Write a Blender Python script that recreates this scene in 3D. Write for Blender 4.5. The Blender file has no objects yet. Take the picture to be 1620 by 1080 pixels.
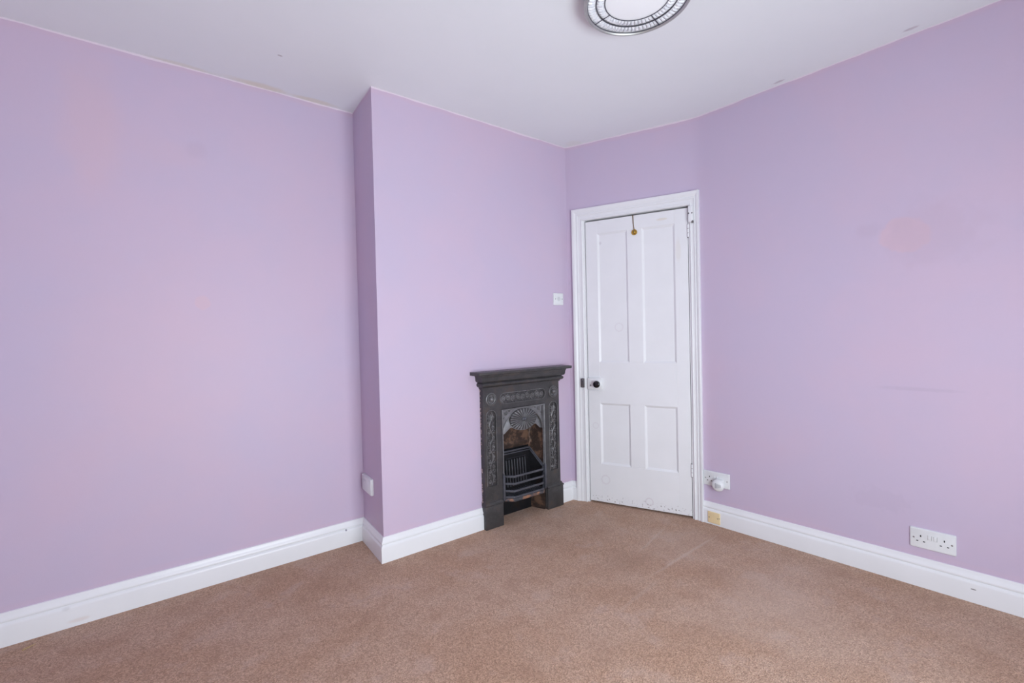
import bpy, bmesh, math, random
from mathutils import Vector, Matrix
random.seed(7)
R = math.radians
S = bpy.context.scene
COL = S.collection

# ------------------------------------------------------------------ camera
CAM_H, F_PX = 1.195, 735.0
YAW, PITCH, ROLL = R(52.0065), R(-0.9956), R(-1.3394)
fw = Vector((math.cos(YAW)*math.cos(PITCH), math.sin(YAW)*math.cos(PITCH), math.sin(PITCH)))
rt = Vector((math.sin(YAW), -math.cos(YAW), 0.0))
up = rt.cross(fw)
rt2 = math.cos(ROLL)*rt + math.sin(ROLL)*up
up2 = -math.sin(ROLL)*rt + math.cos(ROLL)*up
cd = bpy.data.cameras.new('camera')
cd.sensor_fit = 'HORIZONTAL'; cd.sensor_width = 36.0; cd.lens = F_PX*36.0/1620.0; cd.clip_start = 0.02
cam = bpy.data.objects.new('camera', cd); COL.objects.link(cam)
m = Matrix((rt2, up2, -fw)).transposed().to_4x4(); m.translation = (0, 0, CAM_H)
cam.matrix_world = m
S.camera = cam

# ------------------------------------------------------------------ sky, daylight, exposure
world = bpy.data.worlds.new('world'); S.world = world; world.use_nodes = True
bg = world.node_tree.nodes['Background']
bg.inputs['Color'].default_value = (0.90, 0.95, 1.0, 1)      # even, bright overcast sky
bg.inputs['Strength'].default_value = 4.0
S.view_settings.view_transform = 'Standard'; S.view_settings.look = 'None'
S.view_settings.gamma = 1.0; S.view_settings.use_curve_mapping = False
S.view_settings.exposure = 0.0

# room measures (metres)
H = 2.502
YL, YB, XB, XL = 2.708, 2.3628, 0.9506, 0.9744
XS, YW = -0.95, -0.80                       # wall beside the camera, window wall behind it
WX0, WX1, WZ0, WZ1 = 0.14, 1.52, 0.38, 1.45   # window opening
# diffuse daylight entering by the whole window, as an area light in its opening
pl = bpy.data.lights.new('window_daylight', 'AREA'); pl.shape = 'RECTANGLE'
pl.size, pl.size_y = WX1-WX0, WZ1-WZ0; pl.energy = 61.0; pl.color = (0.835, 0.945, 1.0)
po = bpy.data.objects.new('window_daylight', pl); COL.objects.link(po)
po.location = ((WX0+WX1)/2, YW+0.012, (WZ0+WZ1)/2); po.rotation_euler = (R(90), 0, 0)

# ------------------------------------------------------------------ material helpers
class NT:
    def __init__(s, name):
        s.m = bpy.data.materials.new(name); s.m.use_nodes = True
        s.t = s.m.node_tree; s.b = s.t.nodes['Principled BSDF']
    def n(s, typ, **kw):
        nd = s.t.nodes.new(typ)
        for k, v in kw.items():
            if k in nd.inputs.keys(): s.set(nd.inputs[k], v)
            else: setattr(nd, k, v)
        return nd
    def set(s, sock, v):
        if isinstance(v, bpy.types.NodeSocket): s.t.links.new(v, sock)
        else: sock.default_value = v
    def math(s, op, a, b=0.0, c=0.0):
        nd = s.t.nodes.new('ShaderNodeMath'); nd.operation = op
        for i, v in enumerate((a, b, c)): s.set(nd.inputs[i], v)
        return nd.outputs[0]
    def vmath(s, op, a, b=(0, 0, 0)):
        nd = s.t.nodes.new('ShaderNodeVectorMath'); nd.operation = op
        s.set(nd.inputs[0], a); s.set(nd.inputs[1], b)
        return nd.outputs['Value'] if op in ('LENGTH', 'DOT_PRODUCT') else nd.outputs[0]
    def mix(s, f, a, b):
        nd = s.t.nodes.new('ShaderNodeMix'); nd.data_type = 'RGBA'
        s.set(nd.inputs[0], f); s.set(nd.inputs[6], a); s.set(nd.inputs[7], b)
        return nd.outputs[2]
    def rng(s, v, a, b, c=0.0, d=1.0, smooth=True):
        nd = s.t.nodes.new('ShaderNodeMapRange')
        if smooth: nd.interpolation_type = 'SMOOTHSTEP'
        for i, x in enumerate((v, a, b, c, d)): s.set(nd.inputs[i], x)
        return nd.outputs[0]
    def noise(s, vec, scale, detail=3.0, rough=0.55):
        nd = s.t.nodes.new('ShaderNodeTexNoise'); s.set(nd.inputs['Vector'], vec)
        nd.inputs['Scale'].default_value = scale; nd.inputs['Detail'].default_value = detail
        nd.inputs['Roughness'].default_value = rough
        return nd.outputs
    def pos(s): return s.n('ShaderNodeNewGeometry').outputs['Position']
    def obj(s): return s.n('ShaderNodeTexCoord').outputs['Object']
    def bump(s, h, strength, dist):
        nd = s.t.nodes.new('ShaderNodeBump'); nd.inputs['Strength'].default_value = strength
        nd.inputs['Distance'].default_value = dist; s.set(nd.inputs['Height'], h)
        s.t.links.new(nd.outputs[0], s.b.inputs['Normal'])
    def blob(s, vec, c, size, soft=0.25, wob=0.35, nscale=12.0):
        """irregular spot: 1 inside, 0 outside; size = radii in the three axes"""
        d = s.vmath('SUBTRACT', vec, c); d = s.vmath('DIVIDE', d, size)
        l = s.vmath('LENGTH', d)
        nz = s.noise(vec, nscale, 3.0)['Fac']
        l = s.math('ADD', l, s.math('MULTIPLY', s.math('SUBTRACT', nz, 0.5), 2*wob))
        return s.rng(l, 1.0-soft, 1.0+soft, 1.0, 0.0)
def c4(r, g, b): return (r, g, b, 1.0)
def simple(name, col, rough=0.5, metal=0.0, bumpscale=0, bstr=0.1, spec=0.5):
    k = NT(name)
    k.b.inputs['Roughness'].default_value = rough; k.b.inputs['Metallic'].default_value = metal
    k.b.inputs['Specular IOR Level'].default_value = spec
    v = k.noise(k.obj(), 9.0, 4.0)['Fac']
    k.set(k.b.inputs['Base Color'], k.mix(k.rng(v, 0.3, 0.7), c4(*[x*0.95 for x in col]), c4(*[min(1, x*1.04) for x in col])))
    if bumpscale: k.bump(k.noise(k.obj(), bumpscale, 3.0)['Fac'], bstr, 0.002)
    return k.m

def right_pt(s): return (K.x+dR.x*s, K.y+dR.y*s)
C = Vector((2.36416, 2.36280)); K = Vector((2.69436, 1.56579))
A_D, A_R = R(-67.4958), R(-87.0115)
dD = Vector((math.cos(A_D), math.sin(A_D))); dR = Vector((math.cos(A_R), math.sin(A_R)))
S_K = (K-C).length

def wall_material():
    k = NT('lilac_paint'); p = k.pos()
    big = k.noise(p, 1.6, 4.0, 0.6)['Fac']; med = k.noise(p, 6.0, 4.0)['Fac']
    col = k.mix(k.rng(big, 0.3, 0.72), c4(0.595, 0.506, 0.655), c4(0.637, 0.506, 0.638))
    col = k.mix(k.math('MULTIPLY', k.rng(med, 0.45, 0.8), 0.25), col, c4(0.571, 0.500, 0.649))
    pink = c4(0.714, 0.506, 0.573)
    z = k.n('ShaderNodeSeparateXYZ', Vector=p).outputs['Z']
    nz = k.math('SUBTRACT', k.noise(p, 5.0, 3.0)['Fac'], 0.5)
    # band of older pink paint just above the skirting and just below the ceiling
    low = k.rng(k.math('ADD', z, k.math('MULTIPLY', nz, 0.05)), 0.146, 0.160, 1.0, 0.0)
    col = k.mix(k.math('MULTIPLY', low, 0.2), col, c4(0.666, 0.481, 0.585))
    hi = k.rng(k.math('ADD', z, k.math('MULTIPLY', nz, 0.05)), 2.465, 2.488)
    col = k.mix(k.math('MULTIPLY', hi, 0.35), col, c4(0.666, 0.481, 0.585))
    # ceiling paint lapped a few millimetres onto the wall
    lap = k.rng(k.math('ADD', z, k.math('MULTIPLY', nz, 0.02)), 2.4945, 2.4965)
    col = k.mix(k.math('MULTIPLY', lap, 0.6), col, c4(0.892, 0.825, 0.866))
    # filled and stained places
    fade = [((0.21, YL, 1.378), (0.032, 0.3, 0.034), 0.5, pink, 0.15, 0.3, 30.),
            ((0.206, YL, 2.118), (0.040, 0.3, 0.036), 0.25, c4(0.535, 0.425, 0.550), 0.5, 0.3, 20.),
            ((0.10, YL, 2.08), (0.13, 0.3, 0.055), 0.15, pink, 0.6, 0.5, 8.),
            ((-0.17, YL, 2.15), (0.09, 0.3, 0.26), 0.45, pink, 0.6, 0.5, 7.),
            ((-0.05, YL, 1.0), (0.30, 0.3, 0.5), 0.25, pink, 0.7, 0.7, 4.)]
    q = right_pt(0.995)
    fade += [((q[0], q[1], 1.605), (0.3, 0.095, 0.078), 0.6, c4(0.700, 0.500, 0.575), 0.12, 0.25, 18.)]
    q = right_pt(1.09)
    fade += [((q[0], q[1], 1.60), (0.3, 0.15, 0.13), 0.26, c4(0.535, 0.419, 0.526), 0.5, 0.9, 14.)]
    q = right_pt(0.86)
    fade += [((q[0], q[1], 1.65), (0.3, 0.05, 0.03), 0.2, c4(0.524, 0.413, 0.526), 0.5, 0.8, 20.)]
    q = right_pt(1.05)
    fade += [((q[0], q[1], 0.897), (0.3, 0.13, 0.008), 0.28, c4(0.476, 0.388, 0.503), 0.5, 0.9, 14.)]
    q = right_pt(0.9)
    fade += [((q[0], q[1], 0.36), (0.3, 0.10, 0.05), 0.3, c4(0.535, 0.450, 0.585), 0.3, 1.0, 40.)]
    for c, sz, a, cc, soft, wob, ns in fade:
        col = k.mix(k.math('MULTIPLY', k.blob(p, c, sz, soft, wob, ns), a), col, cc)
    k.set(k.b.inputs['Base Color'], col)
    k.b.inputs['Roughness'].default_value = 0.50; k.b.inputs['Specular IOR Level'].default_value = 0.35
    h = k.math('ADD', k.math('MULTIPLY', k.noise(p, 260.0, 2.0)['Fac'], 0.35), k.noise(p, 14.0, 4.0)['Fac'])
    k.bump(h, 0.12, 0.004)
    return k.m

def ceiling_material():
    k = NT('ceiling_paint'); p = k.pos()
    v = k.noise(p, 2.2, 4.0)['Fac']
    col = k.mix(k.rng(v, 0.3, 0.7), c4(0.850, 0.885, 0.900), c4(0.870, 0.900, 0.915))
    tan = c4(0.80, 0.74, 0.60)
    for c, sz, a in (((0.50, 2.69, H), (0.13, 0.030, 1), 0.65), ((0.75, 2.69, H), (0.10, 0.022, 1), 0.6), ((0.16, 2.70, H), (0.12, 0.020, 1), 0.4), ((2.37, 2.28, H), (0.05, 0.05, 1), 0.2)):
        col = k.mix(k.math('MULTIPLY', k.blob(p, c, sz, 0.5, 0.5, 9.), a), col, tan)
    col = k.mix(k.math('MULTIPLY', k.blob(p, (0.515, 2.35, H), (0.010, 0.006, 1), 0.3, 0.3, 40.), 0.6), col, c4(0.40, 0.36, 0.36))
    for s, o in ((0.49, 0.035), (1.035, 0.050)):
        q = right_pt(s)
        col = k.mix(k.math('MULTIPLY', k.blob(p, (q[0]-o, q[1], H), (0.010, 0.026, 1), 0.4, 0.6, 40.), 0.45), col, c4(0.42, 0.33, 0.38))
    k.set(k.b.inputs['Base Color'], col); k.b.inputs['Roughness'].default_value = 0.7
    k.bump(k.noise(p, 7.0, 4.0)['Fac'], 0.12, 0.006)
    return k.m

def carpet_material():
    k = NT('carpet_pile'); p = k.pos()
    vor = k.t.nodes.new('ShaderNodeTexVoronoi'); k.set(vor.inputs['Vector'], p); vor.inputs['Scale'].default_value = 260.0
    rnd = k.n('ShaderNodeSeparateColor', Color=vor.outputs['Color']).outputs[0]
    fine = k.noise(p, 520.0, 2.0)['Fac']; mid = k.noise(p, 70.0, 3.0)['Fac']; big = k.noise(p, 2.6, 5.0, 0.62)['Fac']
    base = k.mix(k.rng(big, 0.33, 0.68), c4(0.510, 0.295, 0.188), c4(0.575, 0.370, 0.265))
    f = k.math('ADD', k.math('MULTIPLY', rnd, 0.6), k.math('MULTIPLY', fine, 0.4))
    col = k.mix(k.rng(f, 0.2, 0.85, smooth=False), k.mix(1.0, base, base), base)
    dark = k.n('ShaderNodeMixRGB', blend_type='MULTIPLY', Fac=1.0, Color1=base, Color2=c4(0.55, 0.53, 0.52)).outputs[0]
    light = k.n('ShaderNodeMixRGB', blend_type='ADD', Fac=1.0, Color1=base, Color2=c4(0.15, 0.125, 0.10)).outputs[0]
    col = k.mix(k.rng(f, 0.12, 0.9, smooth=False), dark, light)
    col = k.mix(k.math('MULTIPLY', k.rng(mid, 0.55, 0.75), 0.18), col, c4(0.26, 0.15, 0.11))
    # trodden, slightly greyer and browner patches, and pale sweeping streaks towards the door
    patch = k.noise(p, 5.5, 4.0, 0.6)['Fac']
    col = k.mix(k.math('MULTIPLY', k.rng(patch, 0.50, 0.68), 0.30), col, c4(0.36, 0.205, 0.135))
    col = k.mix(k.math('MULTIPLY', k.rng(patch, 0.32, 0.46, 1.0, 0.0), 0.28), col, c4(0.58, 0.43, 0.37))
    for c, sz, a in (((2.16, 0.92, 0), (0.30, 0.16, 1), 0.28), ((1.95, 0.68, 0), (0.25, 0.14, 1), 0.15), ((2.30, 1.45, 0), (0.22, 0.18, 1), 0.22)):
        col = k.mix(k.math('MULTIPLY', k.blob(p, c, sz, 0.8, 0.7, 5.), a), col, c4(0.62, 0.48, 0.40))
    for c, ang, ln, wd, a in (((2.23, 1.376, 0), 2.0, 0.36, 0.012, 0.30), ((2.24, 1.600, 0), 13.0, 0.22, 0.010, 0.25), ((1.72, 1.30, 0), 6.0, 0.25, 0.014, 0.12)):
        d = k.vmath('SUBTRACT', p, c)
        u = k.vmath('DOT_PRODUCT', d, (math.cos(R(ang)), math.sin(R(ang)), 0)); v = k.vmath('DOT_PRODUCT', d, (-math.sin(R(ang)), math.cos(R(ang)), 0))
        v = k.math('ADD', v, k.math('MULTIPLY', k.math('SUBTRACT', k.noise(p, 6.0)['Fac'], 0.5), 0.03))
        l = k.math('SQRT', k.math('ADD', k.math('POWER', k.math('DIVIDE', u, ln), 2.0), k.math('POWER', k.math('ABSOLUTE', k.math('DIVIDE', v, wd)), 2.0)))
        col = k.mix(k.math('MULTIPLY', k.rng(l, 0.3, 1.2, 1.0, 0.0), a), col, c4(0.68, 0.56, 0.49))
    col = k.mix(k.math('MULTIPLY', k.blob(p, (1.90, 1.53, 0), (0.13, 0.09, 1), 0.6, 0.5, 8.), 0.28), col, c4(0.30, 0.17, 0.11))
    k.set(k.b.inputs['Base Color'], col); k.b.inputs['Roughness'].default_value = 0.95
    k.b.inputs['Specular IOR Level'].default_value = 0.1
    k.b.inputs['Sheen Weight'].default_value = 0.15
    h = k.math('ADD', k.math('MULTIPLY', vor.outputs['Distance'], 1.0), k.math('MULTIPLY', fine, 0.5))
    k.bump(h, 0.6, 0.004)
    return k.m

def paint_material(name, marks=(), col=(0.86, 0.87, 0.885), rough=0.33):
    k = NT(name); p = k.obj()
    v = k.noise(p, 5.0, 4.0)['Fac']
    cc = k.mix(k.rng(v, 0.3, 0.75), c4(*[x*0.985 for x in col]), c4(*[min(1, x*1.015) for x in col]))
    for c, sz, a, colr, soft, wob, ns in marks:
        cc = k.mix(k.math('MULTIPLY', k.blob(p, c, sz, soft, wob, ns), a), cc, c4(*colr))
    k.set(k.b.inputs['Base Color'], cc); k.b.inputs['Roughness'].default_value = rough
    k.bump(k.noise(p, 40.0, 4.0)['Fac'], 0.08, 0.002)
    return k

def iron_material(name, base, edge, rust=None, rough=0.42, metal=0.55, rlo=0.52, spec=0.5):
    k = NT(name); p = k.obj(); k.b.inputs['Specular IOR Level'].default_value = spec
    v = k.noise(p, 14.0, 5.0, 0.65)['Fac']; f = k.noise(p, 90.0, 3.0)['Fac']
    col = k.mix(k.rng(v, 0.3, 0.7), c4(*[x*0.75 for x in base]), c4(*[x*1.25 for x in base]))
    col = k.mix(k.math('MULTIPLY', k.rng(f, 0.58, 0.75), 0.35), col, c4(*edge))     # small worn bright spots
    if rust:
        col = k.mix(k.math('MULTIPLY', k.rng(k.math('ADD', v, k.math('MULTIPLY', k.math('SUBTRACT', f, 0.5), 0.25)), rlo, rlo+0.16), rust[1]), col, c4(*rust[0]))
    k.set(k.b.inputs['Base Color'], col)
    k.b.inputs['Metallic'].default_value = metal
    k.set(k.b.inputs['Roughness'], k.rng(f, 0.25, 0.75, rough-0.08, rough+0.12))
    k.bump(k.math('ADD', f, v), 0.25, 0.002)
    return k.m

M = {}
M['wall'] = wall_material(); M['ceiling'] = ceiling_material(); M['carpet'] = carpet_material()
M['skirting'] = paint_material('skirting_paint', [((0.861, YL-0.0195, 0.088), (0.005, 0.01, 0.006), 0.9, (0.25, 0.24, 0.28), 0.2, 0.2, 60.),
    ((-0.268, YL-0.0195, 0.024), (0.030, 0.02, 0.008), 0.35, (0.75, 0.62, 0.55), 0.5, 0.4, 30.), ((-0.306, YL-0.0195, 0.083), (0.012, 0.02, 0.007), 0.25, (0.5, 0.5, 0.5), 0.5, 0.4, 30.),
    ((*(K+dR*1.216+Vector((dR.y, -dR.x))*0.0195), 0.058), (0.006, 0.008, 0.0025), 0.9, (0.22, 0.2, 0.2), 0.2, 0.2, 60.)]).m
beige, grey = (0.72, 0.64, 0.50), (0.62, 0.60, 0.63)
ring = lambda x, z, r, a: [((x, 0, z), (r, 1, r), a, (0.68, 0.62, 0.66), 0.15, 0.12, 30.), ((x, 0, z), (r*0.78, 1, r*0.78), 1.0, (0.86, 0.87, 0.885), 0.15, 0.12, 30.)]
door_marks = [((0.655, 0, 1.905), (0.032, 1, 0.0075), 0.45, beige, 0.2, 0.3, 60.),
              ((0.752, 0, 1.70), (0.016, 1, 0.075), 0.2, beige, 0.4, 0.5, 15.),
              ((0.24, 0, 1.80), (0.008, 1, 0.010), 0.4, grey, 0.4, 0.3, 40.),
              ((0.35, 0, 1.00), (0.16, 1, 0.004), 0.0, grey, 0.4, 0.3, 40.)]
door_marks += ring(0.36, 1.22, 0.03, 0.28) + ring(0.25, 0.17, 0.032, 0.35) + ring(0.545, 0.062, 0.026, 0.6) + ring(0.185, 0.54, 0.022, 0.3)
kd = paint_material('door_paint', door_marks)
# chipped paint along the foot of the door
_p = kd.obj(); _z = kd.n('ShaderNodeSeparateXYZ', Vector=_p).outputs['Z']
_chip = kd.math('MULTIPLY', kd.rng(kd.noise(_p, 75.0, 3.0, 0.6)['Fac'], 0.60, 0.64), kd.rng(_z, 0.03, 0.075, 1.0, 0.0))
_old = kd.b.inputs['Base Color'].links[0].from_socket
kd.set(kd.b.inputs['Base Color'], kd.mix(kd.math('MULTIPLY', _chip, 0.9), _old, c4(0.12, 0.08, 0.06)))
M['door'] = kd.m
M['bare_wood'] = simple('door_edge_wood', (0.30, 0.19, 0.12), 0.7)
M['plastic'] = simple('white_plastic', (0.80, 0.82, 0.83), 0.28)
M['yellowed'] = simple('yellowed_plastic', (0.88, 0.71, 0.42), 0.35)
M['hole'] = simple('socket_hole', (0.012, 0.012, 0.014), 0.6)
M['screw'] = simple('screw_metal', (0.40, 0.40, 0.41), 0.35, 0.9)
M['black'] = simple('black_bakelite', (0.008, 0.008, 0.009), 0.12)
M['brass'] = simple('brass', (0.60, 0.38, 0.07), 0.25, 0.9)
M['darkbrass'] = simple('tarnished_brass', (0.22, 0.15, 0.07), 0.4, 0.8)
M['steel'] = simple('old_steel', (0.16, 0.155, 0.16), 0.45, 0.7)
M['iron'] = iron_material('cast_iron', (0.052, 0.050, 0.052), (0.13, 0.125, 0.125), ((0.080, 0.058, 0.045), 0.6), 0.38, 0.1, 0.52, 0.5)
M['iron_relief'] = iron_material('cast_iron_relief', (0.185, 0.182, 0.186), (0.45, 0.45, 0.46), None, 0.32, 0.4)
M['hood_iron'] = iron_material('hood_iron', (0.215, 0.215, 0.225), (0.40, 0.40, 0.42), None, 0.40, 0.4)
M['iron_blue'] = iron_material('grate_iron', (0.080, 0.083, 0.100), (0.20, 0.205, 0.24), None, 0.40, 0.2)
M['iron_lip'] = iron_material('grate_lip_iron', (0.070, 0.072, 0.085), (0.25, 0.2, 0.2), ((0.42, 0.20, 0.11), 0.9), 0.5, 0.2, 0.49)
M['soot'] = iron_material('sooty_iron', (0.012, 0.012, 0.014), (0.05, 0.05, 0.06), ((0.022, 0.013, 0.009), 0.7), 0.55, 0.0, 0.52, 0.12)
M['rust'] = iron_material('rusty_iron', (0.060, 0.038, 0.030), (0.26, 0.18, 0.13), ((0.22, 0.125, 0.080), 0.8), 0.6, 0.25, 0.46)
M['flute'] = iron_material('sooty_flutes', (0.030, 0.030, 0.038), (0.12, 0.12, 0.14), None, 0.35, 0.2)
M['chrome'] = simple('brushed_chrome', (0.50, 0.51, 0.49), 0.42, 0.75)
M['dark_line'] = simple('dark_solder', (0.10, 0.10, 0.13), 0.35, 0.6)
def crystal():
    k = NT('cut_crystal'); p = k.obj()
    v = k.noise(p, 60.0, 3.0)['Fac']
    k.set(k.b.inputs['Base Color'], k.mix(k.rng(v, 0.3, 0.7), c4(0.78, 0.82, 0.86), c4(0.95, 0.96, 0.98)))
    k.b.inputs['Roughness'].default_value = 0.08; k.b.inputs['Transmission Weight'].default_value = 0.0
    k.b.inputs['IOR'].default_value = 1.5
    k.bump(v, 0.5, 0.003)
    return k.m
M['crystal'] = crystal()
def opal():
    k = NT('opal_glass'); p = k.obj()
    v = k.noise(p, 5.0, 2.0)['Fac']
    k.set(k.b.inputs['Base Color'], k.mix(v, c4(0.84, 0.86, 0.88), c4(0.88, 0.90, 0.91)))
    k.b.inputs['Roughness'].default_value = 0.06
    k.b.inputs['Coat Weight'].default_value = 0.6; k.b.inputs['Coat Roughness'].default_value = 0.03
    k.b.inputs['Emission Color'].default_value = (0.95, 0.98, 1.0, 1)
    k.b.inputs['Emission Strength'].default_value = 0.14
    return k.m
M['opal'] = opal()
def pane():
    k = NT('window_glass')
    g = k.n('ShaderNodeBsdfGlossy', Roughness=0.0); t = k.n('ShaderNodeBsdfTransparent')
    fr = k.n('ShaderNodeFresnel', IOR=1.45)
    mx = k.n('ShaderNodeMixShader'); k.set(mx.inputs[0], fr.outputs[0])
    k.t.links.new(t.outputs[0], mx.inputs[1]); k.t.links.new(g.outputs[0], mx.inputs[2])
    k.t.links.new(mx.outputs[0], k.t.nodes['Material Output'].inputs['Surface'])
    return k.m
M['pane'] = pane()

# ------------------------------------------------------------------ mesh helpers
class MB:
    def __init__(s): s.v = []; s.f = []
    def add(s, vs, fs):
        o = len(s.v); s.v += [tuple(v) for v in vs]; s.f += [tuple(i+o for i in f) for f in fs]; return s
    def box(s, x0, x1, y0, y1, z0, z1):
        return s.add([(x0, y0, z0), (x1, y0, z0), (x1, y1, z0), (x0, y1, z0), (x0, y0, z1), (x1, y0, z1), (x1, y1, z1), (x0, y1, z1)],
                     [(0, 3, 2, 1), (4, 5, 6, 7), (0, 1, 5, 4), (1, 2, 6, 5), (2, 3, 7, 6), (3, 0, 4, 7)])
    def quad(s, a, b, c, d): return s.add([a, b, c, d], [(0, 1, 2, 3)])
    def rows(s, rows, close=False, caps=False):
        """skin a list of equal-length point rows"""
        n = len(rows[0]); vs = [p for r in rows for p in r]; fs = []
        for i in range(len(rows)-1):
            for j in range(n if close else n-1):
                k = (j+1) % n
                fs.append((i*n+j, i*n+k, (i+1)*n+k, (i+1)*n+j))
        if caps: fs += [tuple(range(n))[::-1], tuple((len(rows)-1)*n+j for j in range(n))]
        return s.add(vs, fs)
    def tube(s, pts, r, n=6, closed=False, caps=True):
        pts = [Vector(p) for p in pts]; rows = []; N = len(pts)
        ref = None
        for i, p in enumerate(pts):
            a = pts[i-1] if (i > 0 or closed) else p; b = pts[(i+1) % N] if (i < N-1 or closed) else p
            t = (b-a).normalized()
            if ref is None: ref = t.orthogonal().normalized()
            ref = (ref - t*ref.dot(t)).normalized(); q = t.cross(ref)
            rr = r(i/(N-1)) if callable(r) else r
            rows.append([p+ref*(rr*math.cos(2*math.pi*j/n))+q*(rr*math.sin(2*math.pi*j/n)) for j in range(n)])
        if closed: rows.append(rows[0]); caps = False
        return s.rows(rows, True, caps)
    def lathe(s, prof, c, axis='-y', n=32, a0=0, a1=2*math.pi):
        """prof = (radius, height) pairs spun about an axis through c"""
        rows = []
        full = abs(a1-a0-2*math.pi) < 1e-6
        for i in range(n+(0 if full else 1)):
            a = a0+(a1-a0)*i/n; row = []
            for r, h in prof:
                u, v = r*math.cos(a), r*math.sin(a)
                if axis == '-y': row.append((c[0]+u, c[1]-h, c[2]+v))
                else: row.append((c[0]+u, c[1]+v, c[2]+h))
            rows.append(row)
        if full: rows.append(rows[0])
        return s.rows(rows)
    def ball(s, c, r, n=8, m=5):
        rx, ry, rz = (r, r, r) if not isinstance(r, tuple) else r
        rows = []
        for i in range(m+1):
            t = math.pi*i/m
            rows.append([(c[0]+rx*math.sin(t)*math.cos(2*math.pi*j/n), c[1]+ry*math.sin(t)*math.sin(2*math.pi*j/n), c[2]+rz*math.cos(t)) for j in range(n)])
        return s.rows(rows, True)
    def obj(s, name, mat, parent=None, bevel=0, seg=2, smooth=True, weld=True):
        me = bpy.data.meshes.new(name); me.from_pydata(s.v, [], s.f)
        bm = bmesh.new(); bm.from_mesh(me)
        if weld: bmesh.ops.remove_doubles(bm, verts=bm.verts, dist=1e-5)
        bmesh.ops.dissolve_degenerate(bm, edges=bm.edges, dist=1e-6)
        bmesh.ops.recalc_face_normals(bm, faces=bm.faces)
        if bevel:
            es = [e for e in bm.edges if len(e.link_faces) == 2 and e.calc_face_angle(0) > R(30)]
            bmesh.ops.bevel(bm, geom=es, offset=bevel, segments=seg, profile=0.5, affect='EDGES', clamp_overlap=True)
        bm.to_mesh(me); bm.free()
        me.materials.append(mat)
        if smooth:
            me.polygons.foreach_set('use_smooth', [True]*len(me.polygons))
            me.set_sharp_from_angle(angle=R(32))
        o = bpy.data.objects.new(name, me); COL.objects.link(o)
        if parent: o.parent = parent
        return o
def plate2d(outer, holes, depth, bev=0.0):
    """flat plate with holes in the x-z plane, front at y=-depth, back at y=0"""
    cu = bpy.data.curves.new('tmp', 'CURVE'); cu.dimensions = '2D'; cu.fill_mode = 'BOTH'
    cu.extrude = depth/2-bev; cu.bevel_depth = bev; cu.bevel_resolution = 1; cu.offset = -bev
    for poly in [outer]+list(holes):
        sp = cu.splines.new('POLY'); sp.points.add(len(poly)-1); sp.use_cyclic_u = True
        for q, (x, z) in zip(sp.points, poly): q.co = (x, z, 0, 1)
    o = bpy.data.objects.new('tmp', cu); COL.objects.link(o)
    dg = bpy.context.evaluated_depsgraph_get(); dg.update()
    me = bpy.data.meshes.new_from_object(o.evaluated_get(dg))
    mb = MB(); mb.add([(v.co.x, -v.co.z-depth/2, v.co.y) for v in me.vertices], [tuple(p.vertices) for p in me.polygons])
    bpy.data.objects.remove(o); bpy.data.curves.remove(cu); bpy.data.meshes.remove(me)
    return mb
def shift(mb, dx=0, dy=0, dz=0): mb.v = [(x+dx, y+dy, z+dz) for x, y, z in mb.v]; return mb
def struct(o): o['kind'] = 'structure'; return o
def tag(o, label, cat, group=None):
    o['label'] = label; o['category'] = cat
    if group: o['group'] = group
    return o
def empty(name, loc, rz=0.0):
    o = bpy.data.objects.new(name, None); COL.objects.link(o); o.empty_display_size = 0.05
    o.location = loc; o.rotation_euler = (0, 0, rz); return o

# ------------------------------------------------------------------ the bent door wall: straight, soft bend, straight
T_F = 0.060; TURN = A_R-A_D; RAD = T_F/math.tan(abs(TURN)/2); ARC = RAD*abs(TURN)
def W(s, d=0.0):
    """plan point at distance s from the chimney corner along the door wall / right wall, d metres into the room"""
    s1 = S_K-T_F
    if s <= s1: p = C+dD*s; a = A_D
    elif s <= s1+ARC:
        a = A_D-(s-s1)/RAD; c0 = C+dD*s1; cen = c0+Vector((dD.y, -dD.x))*RAD
        p = cen+Vector((-math.sin(a), math.cos(a)))*RAD
    else: a = A_R; p = K+dR*(T_F+s-s1-ARC)
    n = Vector((math.sin(a), -math.cos(a)))
    return p+n*d
S_END = S_K-T_F+ARC-T_F+(K.y-YW)/abs(dR.y)
P_END = W(S_END)
def path_s(a, b):
    s1 = S_K-T_F; br = [s1+ARC*i/8 for i in range(9)]
    return [a]+[s for s in br if a+1e-4 < s < b-1e-4]+[b]

# ------------------------------------------------------------------ structure: floor, ceiling, walls
mb = MB(); mb.box(XS-0.2, 3.5, YW-0.2, YL+0.2, -0.05, 0.0); floor = struct(mb.obj('floor', M['carpet'], smooth=False))
mb = MB(); mb.box(XS-0.2, 3.5, YW-0.2, YL+0.2, H, H+0.05); struct(mb.obj('ceiling', M['ceiling'], smooth=False))
TH = 0.12
mb = MB(); mb.box(XS-TH, XL+0.15, YL, YL+TH, 0, H); struct(mb.obj('wall_left', M['wall'], smooth=False))
mb = MB(); mb.quad((XL, YL, 0), (XB, YB, 0), (XB, YB, H), (XL, YL, H)); mb.quad((XL+0.05, YL, 0), (XB+0.05, YB, 0), (XB+0.05, YB, H), (XL+0.05, YL, H))
struct(mb.obj('wall_chimney_side', M['wall'], smooth=False))
# chimney breast face with the fireplace opening
FX, OPW, OPH = 1.900, 0.195, 0.73
mb = MB(); x3 = C.x
for a, b, z0, z1 in ((XB, FX-OPW, 0, H), (FX+OPW, x3, 0, H), (FX-OPW, FX+OPW, OPH, H)):
    mb.quad((a, YB, z0), (b, YB, z0), (b, YB, z1), (a, YB, z1))
struct(mb.obj('wall_chimney_face', M['wall'], smooth=False))
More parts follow.
